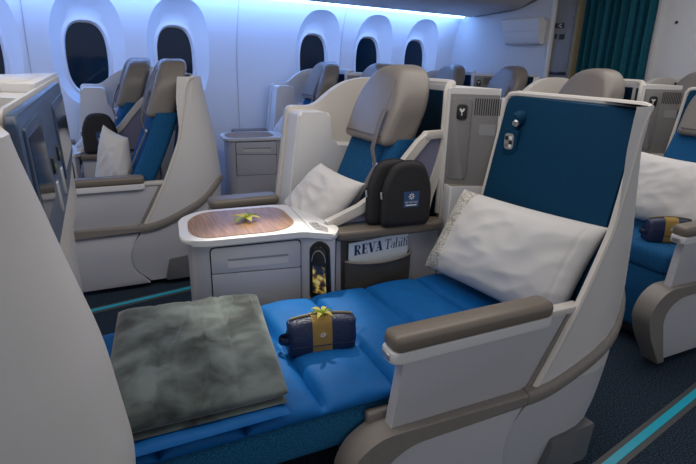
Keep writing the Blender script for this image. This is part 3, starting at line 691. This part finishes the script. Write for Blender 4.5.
def build_arm(label, pocket=True):
    T = thing('center_armrest', (.45, .84, 0.0), label, 'armrest', 'armrest dividers between paired seats')
    bm = bmesh.new(); rprism(bm, fillet([(.195, .765), (.655, .745), (.70, .775), (.695, .835), (.21, .885)], [.018, .03, .03, .02, .02], 6), .650, .690, .013, 'sw', 4); part('arm_pad', bm, 'pad', T)
    bm = bmesh.new(); prism(bm, [(.205, .10), (.69, .10), (.69, .648), (.205, .648)], .795, .83, 'sz', .004); part('divider_wall', bm, 'panel', T)
    # triangular fin: frame of three bars and a lavender infill
    def ribbon(bm, cl, wd):
        L = []; Rr = []
        for i, p in enumerate(cl):
            q0 = Vector(cl[max(i-1, 0)]); q1 = Vector(cl[min(i+1, len(cl)-1)]); t = (q1-q0).normalized(); n_ = Vector((-t.y, t.x))
            L.append(Vector(p)+n_*wd/2); Rr.append(Vector(p)-n_*wd/2)
        prism(bm, [(q.x, q.y) for q in L+Rr[::-1]], .834, .868, 'sz', .004, 2)
    cl = [(.185, .700), (.25, .722), (.33, .752), (.41, .795), (.48, .865), (.54, .938), (.60, 1.005), (.635, 1.036)]
    bm = bmesh.new(); ribbon(bm, cl, .036); ribbon(bm, [(.725, 1.045), (.708, .95), (.685, .87), (.655, .78), (.64, .695)], .038); prism(bm, fillet([(.615, 1.022), (.74, 1.028), (.742, 1.056), (.62, 1.052)], .008), .832, .870, 'sz', .005, 2)
    part('fin_frame', bm, 'rim', T)
    bm = bmesh.new(); prism(bm, [(.22, .700), (.64, .700), (.70, 1.03), (.64, 1.03), (.54, .93), (.41, .785)], .846, .854, 'sz'); part('fin_infill', bm, 'lav', T, smooth=False)
    if pocket:
        def pk(bm, z0, z1, bul, s0, s1, base, sag):
            nu, nv = 24, 12; V = []
            for i in range(nu+1):
                row = []
                for j in range(nv+1):
                    u, v = i/nu, j/nv; z = z0+(z1-z0)*v-sag*v*math.sin(PI*u)
                    b = bul*math.sin(PI*u)**.5*(.35+.65*v)+.004*nz((u*5, v*4, z0*9))
                    row.append(bm.verts.new((s0+(s1-s0)*u+.012*(v-.5)*(u-.5), base-b, z)))
                V.append(row)
            for i in range(nu):
                for j in range(nv): bm.faces.new((V[i][j], V[i+1][j], V[i+1][j+1], V[i][j+1]))
            bmesh.ops.solidify(bm, geom=bm.faces[:], thickness=-0.006)
        bm = bmesh.new(); pk(bm, .40, .645, .000, .225, .545, .794, 0.010); pb = part('pocket_back', bm, 'pocket', T)
        bm = bmesh.new(); pk(bm, .40, .562, .034, .235, .540, .776, 0.010); part('pocket_front', bm, 'pocket', T)
        bm = bmesh.new(); tube(bm, [(.235+.305*i/20, .776-.036*(math.sin(PI*i/20)+1e-6)**.5, .562-.010*math.sin(PI*i/20)) for i in range(21)], .006, 6); part('pocket_hem', bm, 'pocket', T)
    return T
M['lav'] = mat('lavender_infill', (0.20, 0.20, 0.30), 0.5)

def build_monitor(label):
    T = thing('monitor_panel', (.92, .85, .75), label, 'monitor panel')
    wa, wb = .25, 1.40
    top, bot = 1.234, .965
    def pl(w, z, o): return Vector((.898+.010*(top-z)/(top-.965)+o, w, z))
    def slabp(bm, pts, o0, o1, bev=.004):
        A = [bm.verts.new(pl(w, z, o0)) for w, z in pts]; B = [bm.verts.new(pl(w, z, o1)) for w, z in pts]; fs = [bm.faces.new(A), bm.faces.new(B[::-1])]
        for i in range(len(pts)): j = (i+1) % len(pts); fs.append(bm.faces.new((A[i], A[j], B[j], B[i])))
        if bev: bmesh.ops.bevel(bm, geom=list(fs[1].edges), offset=bev, segments=3, profile=.5, affect='EDGES')
    bm = bmesh.new(); slabp(bm, fillet([(wa, bot), (wb-.40, bot), (wb, .992), (wb, top), (wa, top)], [.03, .1, .06, .05, .03], 6), .0, .014, .006); part('panel', bm, 'monitor', T)
    bm = bmesh.new(); prism(bm, fillet([(.30, .80), (1.86, .70), (1.86, 1.238), (.30, 1.238)], [.03, .05, .05, .03], 6), .8815, .889, 'wz', .002); hood = part('back_plate', bm, 'rim', T)
    bm = bmesh.new(); prism(bm, fillet([(.70, .95), (.884, .90), (.884, 1.86), (.72, 1.60)], .02), 1.229, 1.249, 'sw', .006); part('hood', bm, 'white', T)
    for (a, b, z0, z1) in ((.29, .55, 1.03, 1.212), (.89, 1.36, 1.005, 1.200)):
        bm = bmesh.new(); slabp(bm, fillet([(a, z0), (b, z0), (b, z1), (a, z1)], .012), .014, .018, .002); f = part('screen_bezel', bm, 'monitor', T)
        bm = bmesh.new(); slabp(bm, [(a+.02, z0+.02), (b-.02, z0+.02), (b-.02, z1-.018), (a+.02, z1-.018)], .018, .0186, 0); part('screen', bm, 'screen', T, f, smooth=False)
    for w in (.645, .81):
        bm = bmesh.new(); slabp(bm, fillet([(w-.022, 1.072), (w+.022, 1.072), (w+.022, 1.112), (w-.022, 1.112)], .01), .014, .019, .002); jk = part('socket', bm, 'black', T)
        bm = bmesh.new(); slabp(bm, [(w-.010, 1.085), (w+.010, 1.085), (w+.010, 1.092), (w-.010, 1.092)], .019, .0196, 0); part('socket_light', bm, 'leafgreen', T, jk, smooth=False)
        bm = bmesh.new(); slabp(bm, fillet([(w-.014, .985), (w+.014, .985), (w+.014, 1.055), (w-.014, 1.055)], .006), .014, .018, .002); part('slot_handle', bm, 'silver', T)
    return T

SEAT = 'airline_seat'
d0 = build_aisle_seat(SEAT, 'foreground seat in flat bed mode with dark blue lining and pale outer shell', bed=True)
BACK, LSL = 0.88, 0.015
build_aisle_seat(SEAT, 'seat ahead of the bed, only its big smooth pale shell showing at the left edge').location -= AFT
BACK, LSL = 0.925, 0.055
d1 = build_aisle_seat(SEAT, 'upright aisle seat at the right edge, in the row behind the bed seat'); d1.location += AFT
g0 = build_inner_seat(SEAT, 'upright seat beside the bed past the console, blue back and large grey leather headrest')
dup(g0, -AFT, 'seat whose back carries the blue monitor panel, only its pale shell rim showing')
dup(g0, AFT, 'seat right behind the bed seat, domed headrest rising above the dark blue lining')
dup(g0, AFT*2, 'rearmost middle seat at the far right edge before the white partition')
dup(d1, WIN-AFT, 'aisle seat across the far aisle at left, showing its tall pale teardrop shell side')
dup(g0, WIN, 'window seat at left, its headrest between the two leftmost whole windows')
dup(d1, WIN, 'aisle seat mostly hidden behind the largest grey headrest, a sliver of headrest showing')
dup(g0, WIN+AFT, 'blue lit window seat beside the third window from the right, headrest with hanging strap')
dup(d1, WIN+AFT, 'rearmost aisle seat with headrest below the white holder box on the rear wall')
dup(g0, WIN+AFT*2, 'rearmost window seat with headrest below the corner of the rear wall')
con = build_console('white console beside the bed with wood top carrying a cream flower')
dup(con, WIN+AFT, 'console against the plain wall panel across the far aisle, drawer facing out')
dup(con, WIN, 'console under the small left window seat, mostly hidden behind the monitor panel')
arm = build_arm('armrest divider beside the bed with leather pocket, two headphone cases on top')
dup(arm, WIN, 'armrest divider in the left window pair with one headphone case on it', skip=('pocket_back', 'pocket_front', 'pocket_hem'))
mon = build_monitor('slate blue panel with two dark screens on the seatback at left'); mon.location -= AFT

# ------------------------------------------------------------------ LOOSE THINGS
# quilted mattress topper
def quilt():
    bm = bmesh.new()
    lines = [-.56, -.36, -.15, .07, .30, .53]
    def fn(u, v):
        s = -.665+1.385*u; w = .075+.66*v
        d = min(abs(s-l+.03*(w-.4)) for l in lines); g = -0.022*math.exp(-(d/.010)**2)
        d2 = abs(w-.40); g -= 0.018*math.exp(-(d2/.010)**2)*(1 if s < .12 else 0.0)
        dn = min(1, d/.10); g += .016*dn**.6
        g += .004*nz((s*9, w*9, 3))*(1-min(1, d/.06))+.005*nz((s*14, w*5, 1))+.006*nz((s*30, w*6, 4))*math.exp(-(d/.03)**2)
        return g
    slab(bm, [(-.665, .075, .456), (.72, .075, .456), (.72, .716, .456), (-.665, .716, .456)], .022, 150, 70, 10, fn=fn)
    return bm
single('mattress_topper', quilt(), 'quilt', (.0, .40, .433), 'bright blue quilted mattress topper spread over the flat bed', 'mattress topper', ang=80)
# folded blanket
bl = thing('folded_blanket', (-.38, .38, .475), 'folded grey fleece blanket lying on the foot of the bed', 'blanket')
def crease(u, v):
    g = 0
    for uu, k in ((.27, .006), (.52, .004), (.72, .006)):
        g -= k*math.exp(-((u-uu-.02*math.sin(v*5))/.016)**2)
    g += .006*math.exp(-((v-.35-.55*(u-.45)**2-.25*u)/.05)**2)*min(1, u*2)
    for k, (a0, b0, c0) in enumerate(((.62, .9, .35), (.80, 1.0, .5), (.45, .75, .2), (.88, .55, .9))):
        x = u-a0-.10*(v-b0)-.03*math.sin(v*7+k); g += .006*math.exp(-(x/.012)**2)*max(0, min(1, (v-c0+.35)*4))
    return g+.006*nz((u*5, v*4, 7))
bm = bmesh.new(); slab(bm, [(-.665, .085, .546), (-.240, .078, .546), (-.160, .650, .544), (-.60, .690, .544)], .030, 110, 110, 8, wr=.009, wf=10, fn=crease); part('fleece_top', bm, 'fleece', bl, ang=80)
bm = bmesh.new(); slab(bm, [(-.660, .080, .522), (-.245, .074, .522), (-.175, .645, .522), (-.605, .68, .522)], .009, 40, 40, 10, wr=.004, wf=12, seed=3); part('fleece_fold', bm, 'fleece', bl, ang=80)
bm = bmesh.new(); slab(bm, [(-.665, .045, .506), (-.245, .050, .506), (-.18, .64, .506), (-.60, .67, .506)], .014, 50, 40, 10, wr=.006, wf=14, seed=9); part('quilted_underside', bm, 'quilt', bl, ang=80, label='bright blue underside')

# pillows
def pillow(corners, label, m='pillow', thick=.085, base=None, name='pillow', wr=.022, shift=ZERO, seed=0, pinch=.06, fn=None):
    bm = bmesh.new(); slab(bm, corners, thick, 80, 60, 3.2, wr=wr, wf=8, seed=seed, pinch=pinch, fn=fn, back=.3, streak=True)
    c = sum((Vector(p) for p in corners), Vector())/4; b = (c.x, c.y, min(p[2] for p in corners)-.02)
    o = single(name, bm, m, b, label, 'pillow', 'white pillows', ang=80); o.location += shift; return o
pillow([(.575, .715, .515), (.655, .075, .520), (.755, .035, .865), (.715, .680, .840)], 'large white pillow with lace edge leaning at the head of the bed', thick=.085, wr=.026, pinch=.04, fn=lambda u, v: -.007*math.exp(-((u-.93)/.006)**2)-.004*math.exp(-((u-.16)/.006)**2))
pillow([(.20, .93, .565), (.37, .885, .845), (.30, 1.19, .88), (.14, 1.30, .655)], 'white pillow standing on the upright seat behind the console', thick=.065, seed=4)
pillow([(.27, .42, .54), (.50, .25, .54), (.485, .27, .86), (.36, .36, .93)], 'white pillow in the left aisle seat beside the headphone case', m='pillowplain', thick=.075, shift=WIN, seed=8)
pillow([(.30, .62, .55), (.38, .10, .55), (.50, .12, .88), (.42, .64, .90)], 'white pillow on the seat at the right edge behind the navy pouch', m='pillowplain', thick=.07, shift=AFT, seed=12)
pillow([(.20, 1.20, .54), (.34, .90, .58), (.30, .92, .86), (.14, 1.28, .66)], 'white pillow on the window seat at far left, behind the headphone case', m='pillowplain', thick=.06, shift=WIN, seed=15)
pillow([(.20, 1.20, .54), (.36, .92, .58), (.26, 1.12, .90), (.14, 1.30, .64)], 'blue lit pillow corner on the window seat beyond the far console', m='pillowplain', thick=.06, shift=WIN+AFT, seed=19)

# amenity pouches
def star(bm, c, a, b, r, n=8):
    """a little eight petalled flower mark made of thin diamonds"""
    N = a.cross(b).normalized()*.0006
    for k in range(n):
        t = 2*PI*k/n; d = a*math.cos(t)+b*math.sin(t); e = a*-math.sin(t)+b*math.cos(t)
        P = [c+d*r*.15, c+d*r*.6+e*r*.16, c+d*r, c+d*r*.6-e*r*.16]
        A = [bm.verts.new(p) for p in P]; B = [bm.verts.new(p+N) for p in P]
        bm.faces.new(A[::-1]); bm.faces.new(B)
        for i in range(4): bm.faces.new((A[i], A[(i+1) % 4], B[(i+1) % 4], B[i]))
def build_pouch(label, ctr, ang, flower):
    T = thing('amenity_pouch', ctr, label, 'pouch', 'navy amenity pouches')
    Lx, Dp, Ht = .205, .085, .120
    ca, sa = math.cos(ang), math.sin(ang)
    def X(x, y, z): return Vector((ctr[0]+x*ca-y*sa, ctr[1]+x*sa+y*ca, ctr[2]+z))
    def sec(y0, y1, h, n=24, k=3.0):
        # closed cross-section (y,z): flat bottom, rounded top
        return [(y, z) for y, z in fillet([(-Dp/2, 0), (Dp/2, 0), (Dp/2*.98, h*.55), (Dp*.34, h*.93), (0, h), (-Dp*.34, h*.93), (-Dp/2*.98, h*.55)], [.012, .012, .03, .03, .02, .03, .03], 4)]
    bm = bmesh.new(); rings = []
    for i in range(25):
        t = -1+2*i/24; e = (1-abs(t)**7)**.5 if abs(t) < 1 else 0.0; e = .72+.28*e
        h = Ht*(1-.10*t*t)*(.90+.10*e); x = t*Lx/2
        rings.append([X(x+.006*nz((y*30, z*30, i*.2)), y*e*(1+.03*nz((x*20, z*20, 2))), z*h/Ht*(1)) for y, z in sec(0, 0, Ht)])
    loft(bm, rings); part('pouch_body', bm, 'navy', T, ang=60)
    bm = bmesh.new(); tube(bm, [X(x, 0, Ht*(1-.10*(2*x/Lx)**2)+.001) for x in [-.095+.19*i/14 for i in range(15)]], .004, 6); part('zipper', bm, 'brass', T)
    bm = bmesh.new(); tube(bm, [X(x, -Dp/2-.001, .036) for x in [-.095+.19*i/10 for i in range(11)]], .0018, 6); part('seam', bm, 'navy', T)
    bm = bmesh.new(); tube(bm, [X(-.098-.030*math.sin(t), 0.0-.018*math.cos(t), .045) for t in [PI*i/12 for i in range(13)]], .003, 8, flat=.012); part('loop_handle', bm, 'navy', T)
    bm = bmesh.new(); outl = sec(0, 0, Ht); c0 = (0, .06); rr = []
    for x in (-.030, .030): rr.append([X(x-.004, y*1.035, z*1.02-.0005) for y, z in outl])
    A, B = [[bm.verts.new(p) for p in r] for r in rr]; n = len(A)
    for i in range(n): bm.faces.new((A[i], A[(i+1) % n], B[(i+1) % n], B[i]))
    bmesh.ops.solidify(bm, geom=bm.faces[:], thickness=.0012); bd = part('paper_band', bm, 'tan', T)
    bm = bmesh.new(); ax = X(1, 0, 0)-X(0, 0, 0); star(bm, X(-.004, -Dp/2*1.035-.002, .072), ax, Vector((0, 0, 1)), .010); part('flower_mark', bm, 'whiteprint', T, bd, smooth=False)
    return T
build_pouch('navy pouch with yellow flower and tan band lying on the blue bed', (-.045, .345, .476), math.radians(-9), True)
p1 = build_pouch('navy pouch with tan band on the seat at the right edge, before its pillow', (.235, .215, .526), math.radians(-32), False); p1.location += AFT

def flower(c, label, r, ang=0.0, base='flower'):
    T = thing('flower', c, label, 'flower', 'cream tiare flowers')
    C3 = Vector(c)
    for k in range(6):
        t = ang+2*PI*k/6+.3*random.random(); d = Vector((math.cos(t), math.sin(t), 0)); e = Vector((-d.y, d.x, 0))
        bm = bmesh.new(); V = []; L = r*(.85+.3*random.random())
        for i in range(9):
            u = i/8; wd = r*.20*math.sin(PI*min(1, u*.92+.04))**.7; h = .010+.012*math.sin(u*2.4)-.006*u
            V.append([bm.verts.new(C3+d*L*u+e*wd*q+Vector((0, 0, h+.004*(abs(q)-.5)))) for q in (-1, -.5, 0, .5, 1)])
        for i in range(8):
            for q in range(4): bm.faces.new((V[i][q], V[i][q+1], V[i+1][q+1], V[i+1][q]))
        bmesh.ops.solidify(bm, geom=bm.faces[:], thickness=.0015); part('petal', bm, 'petal' if k % 3 else 'leafgreen', T)
    bm = bmesh.new(); tube(bm, [C3+Vector((0, 0, .002)), C3+Vector((0, 0, .012)), C3+Vector((.004, 0, .020))], .007, 8); part('flower_center', bm, 'leafgreen', T)
    return T
flower((-.10, 1.0, .707), 'cream and green flower lying on the wooden console top', .060, .4)
flower((-.045, .338, .590), 'yellow flower tucked on top of the navy pouch on the bed', .036, 2.9)

# headphone cases
def headcase(label, c, ang, tilt=0.0, badge=True):
    T = thing('headphone_case', c, label, 'headphone case', 'black headphone cases')
    ca, sa = math.cos(ang), math.sin(ang)
    def X(x, y, z): return Vector((c[0]+x*ca-y*sa, c[1]+x*sa+y*ca, c[2]+z))
    W, Hh, D = .215, .268, .047
    out = fillet([(-W/2, 0), (W/2, 0), (W/2, Hh*.62), (W*.30, Hh*.955), (0, Hh*1.0), (-W*.30, Hh*.955), (-W/2, Hh*.62)], [.03, .03, .05, .05, .06, .05, .05], 7)
    def grow(k): return [(x*k, (z-Hh/2)*k+Hh/2) for x, z in out]
    bm = bmesh.new()
    rings = [[X(x, y, z) for x, z in grow(k)] for k, y in ((.80, -D/2), (.90, -D/2+.002), (.965, -D/2+.010), (1.0, -D/2+.022), (1.0, -.004), (.985, -.003), (.985, .003), (1.0, .004), (1.0, D/2-.022), (.965, D/2-.01), (.90, D/2-.002), (.8, D/2))]
    loft(bm, rings); part('case_body', bm, 'case', T, ang=45)
    bm = bmesh.new(); tube(bm, [X(x, 0, z) for x, z in grow(.99)]+[X(*((grow(.99)[0][0], 0, grow(.99)[0][1])))], .004, 6); part('zipper', bm, 'black', T)
    bm = bmesh.new(); tube(bm, [X(-W/2-.004, -.004, .145), X(-W/2-.006, -.010, .135), X(-W/2-.004, -.012, .12)], .004, 6); part('zip_pull', bm, 'grey', T)
    if badge:
        yb = -D/2-.0008
        bm = bmesh.new(); A = [X(x, yb+.0008, z) for x, z in ((-.022, .082), (.046, .082), (.046, .146), (-.022, .146))]; B = [X(x, yb, z) for x, z in ((-.022, .082), (.046, .082), (.046, .146), (-.022, .146))]
        loft(bm, [A, B]); bd = part('badge', bm, 'badge', T, smooth=False)
        ax = X(1, 0, 0)-X(0, 0, 0); bm = bmesh.new(); star(bm, X(.012, yb-.0003, .126), ax, Vector((0, 0, 1)), .015); part('flower_mark', bm, 'whiteprint', T, bd, smooth=False)
        letters(T, bd, 'AIR TAHITI NUI', X(.012, yb-.0006, .0985), ax, Vector((0, 0, 1)), .0085, .056)
        bm = bmesh.new(); A = [X(x, yb-.0001, z) for x, z in ((-.012, .0885), (.036, .0885), (.036, .093), (-.012, .093))]; B = [X(x, yb-.0007, z) for x, z in ((-.012, .0885), (.036, .0885), (.036, .093), (-.012, .093))]; loft(bm, [A, B]); part('small_print', bm, 'whiteprint', T, bd, smooth=False)
    return T
def letters(T, parent, text, ctr, ax, up, size, width, m='whiteprint', name='lettering', thick=0.0):
    cu = bpy.data.curves.new('t', 'FONT'); cu.body = text; cu.size = 1; cu.align_x = 'CENTER'; cu.offset = thick
    o = bpy.data.objects.new('t', cu); COL.objects.link(o); dg = bpy.context.evaluated_depsgraph_get(); dg.update()
    me = bpy.data.meshes.new_from_object(o.evaluated_get(dg)); bpy.data.objects.remove(o)
    xs = [v.co.x for v in me.vertices]; x0, x1 = min(xs), max(xs); sc = width/(x1-x0)
    bm = bmesh.new(); bm.from_mesh(me); bpy.data.meshes.remove(me)
    for v in bm.verts:
        p = v.co.copy(); v.co = ctr+ax.normalized()*((p.x-(x0+x1)/2)*sc)+up*(p.y*size*1.35)
    part(name, bm, m, T, parent, smooth=False)
headcase('black headphone case at the front of the armrest beside the bed, blue badge facing out', (.490, .757, .691), math.radians(-5))
headcase('black headphone case standing behind the badged one on the armrest', (.450, .8075, .691), math.radians(-5), badge=False).location += Vector((0, 0, .0))
h3 = headcase('black headphone case in the left window pair, badge facing out', (.335, .785, .691), math.radians(-6)); h3.location += WIN

# magazine in the pocket: didone style title built from strokes
mg = thing('magazine', (.39, .765, .45), 'white magazine titled in navy letters in the leather pocket', 'magazine')
a = Vector((.252, .783, .0)); b = Vector((.532, .781, .0)); dm = (b-a).normalized(); nm = Vector((dm.y, -dm.x, 0))
lean = Vector((0, 0, 1))
def MG(t, z, o): return a+dm*t+nm*o+Vector((0, 0, .445+z))
bm = bmesh.new(); A = [MG(t, z, 0) for t, z in ((0, 0), (.270, .0), (.272, .207), (.0, .190))]; B = [MG(t, z, .005) for t, z in ((0, 0), (.270, .0), (.272, .207), (.0, .190))]; loft(bm, [A, B]); part('cover', bm, 'paper', mg, smooth=False)
def strokes(chars, x, z0, h, bm, slant=0.0):
    TH, TN = .0098, .0030
    def q(x0, y0, x1, y1, w0, w1=None):
        w1 = w1 or w0
        P = [(x0-w0/2, y0), (x0+w0/2, y0), (x1+w1/2, y1), (x1-w1/2, y1)]
        vs = [bm.verts.new(MG(px*1.12+slant*py, z0+py+.017*(px/.27), .0056)) for px, py in P]; bm.faces.new(vs)
    def bar(x0, x1, y, t=TN): q((x0+x1)/2, y, (x0+x1)/2, y+t, abs(x1-x0))
    def arc(cx, cy, rx, ry, t0, t1, wt, wn, n=10):
        for i in range(n):
            A0, A1 = t0+(t1-t0)*i/n, t0+(t1-t0)*(i+1)/n; vv = []
            for tt in (A0, A1):
                wd = wn+(wt-wn)*abs(math.cos(tt)); 
                for s_ in (-.5, .5): vv.append((cx+(rx+s_*wd)*math.cos(tt), cy+(ry+s_*wd*.5)*math.sin(tt)))
            vs = [bm.verts.new(MG(vv[k][0]*1.12+slant*vv[k][1], z0+vv[k][1]+.017*(vv[k][0]/.27), .0056)) for k in (0, 1, 3, 2)]; bm.faces.new(vs)
    for ch in chars:
        if ch == 'R': q(x+.007, 0, x+.007, h, TH); bar(x, x+.016, 0); bar(x, x+.016, h-TN); arc(x+.013, h*.75, .009, h*.23, -PI/2, PI/2, .007, .002); q(x+.024, 0, x+.014, h*.5, .008); x += .031
        elif ch == 'E': q(x+.007, 0, x+.007, h, TH); bar(x, x+.022, 0); bar(x, x+.022, h-TN); bar(x+.007, x+.018, h*.5); q(x+.022, 0, x+.022, h*.3, .002); q(x+.021, h*.7, x+.021, h, .002); q(x+.018, h*.4, x+.018, h*.62, .002); x += .027
        elif ch == 'V': q(x+.014, 0, x+.005, h, TH); q(x+.015, 0, x+.025, h, .0022); bar(x-.002, x+.012, h-TN); bar(x+.019, x+.031, h-TN); x += .029
        elif ch == 'A': q(x+.022, 0, x+.014, h, TH); q(x+.004, 0, x+.013, h, .0022); bar(x-.001, x+.010, 0); bar(x+.015, x+.029, 0); bar(x+.007, x+.020, h*.3); x += .033
        elif ch == 'T': q(x+.013, 0, x+.013, h, .005); bar(x+.008, x+.018, 0); bar(x, x+.026, h-TN); q(x+.001, h*.75, x+.001, h, .0018); q(x+.025, h*.75, x+.025, h, .0018); x += .026
        elif ch == 'a': q(x+.014, 0, x+.014, h*.55, .0042); arc(x+.008, h*.2, .006, h*.17, 0, 2*PI, .004, .0018, 14); arc(x+.009, h*.48, .006, h*.12, 0, PI, .003, .0018); x += .019
        elif ch == 'h': q(x+.004, 0, x+.004, h, .0042); arc(x+.010, h*.42, .007, h*.18, 0, PI, .003, .0018); q(x+.017, 0, x+.017, h*.45, .0042); bar(x+.001, x+.007, 0); bar(x+.014, x+.020, 0); x += .022
        elif ch == 'i': q(x+.004, 0, x+.004, h*.6, .0042); q(x+.004, h*.74, x+.004, h*.88, .005); bar(x+.001, x+.008, 0); x += .010
        elif ch == 't': q(x+.005, 0, x+.005, h*.85, .0042); bar(x, x+.011, h*.56); bar(x+.004, x+.010, 0); x += .012
    return x
bm = bmesh.new(); x = strokes('REVA', .020, .135, .043, bm); strokes('Tahiti', x+.003, .135, .043, bm, 0.06)
part('title_lettering', bm, 'ink', mg, smooth=False)
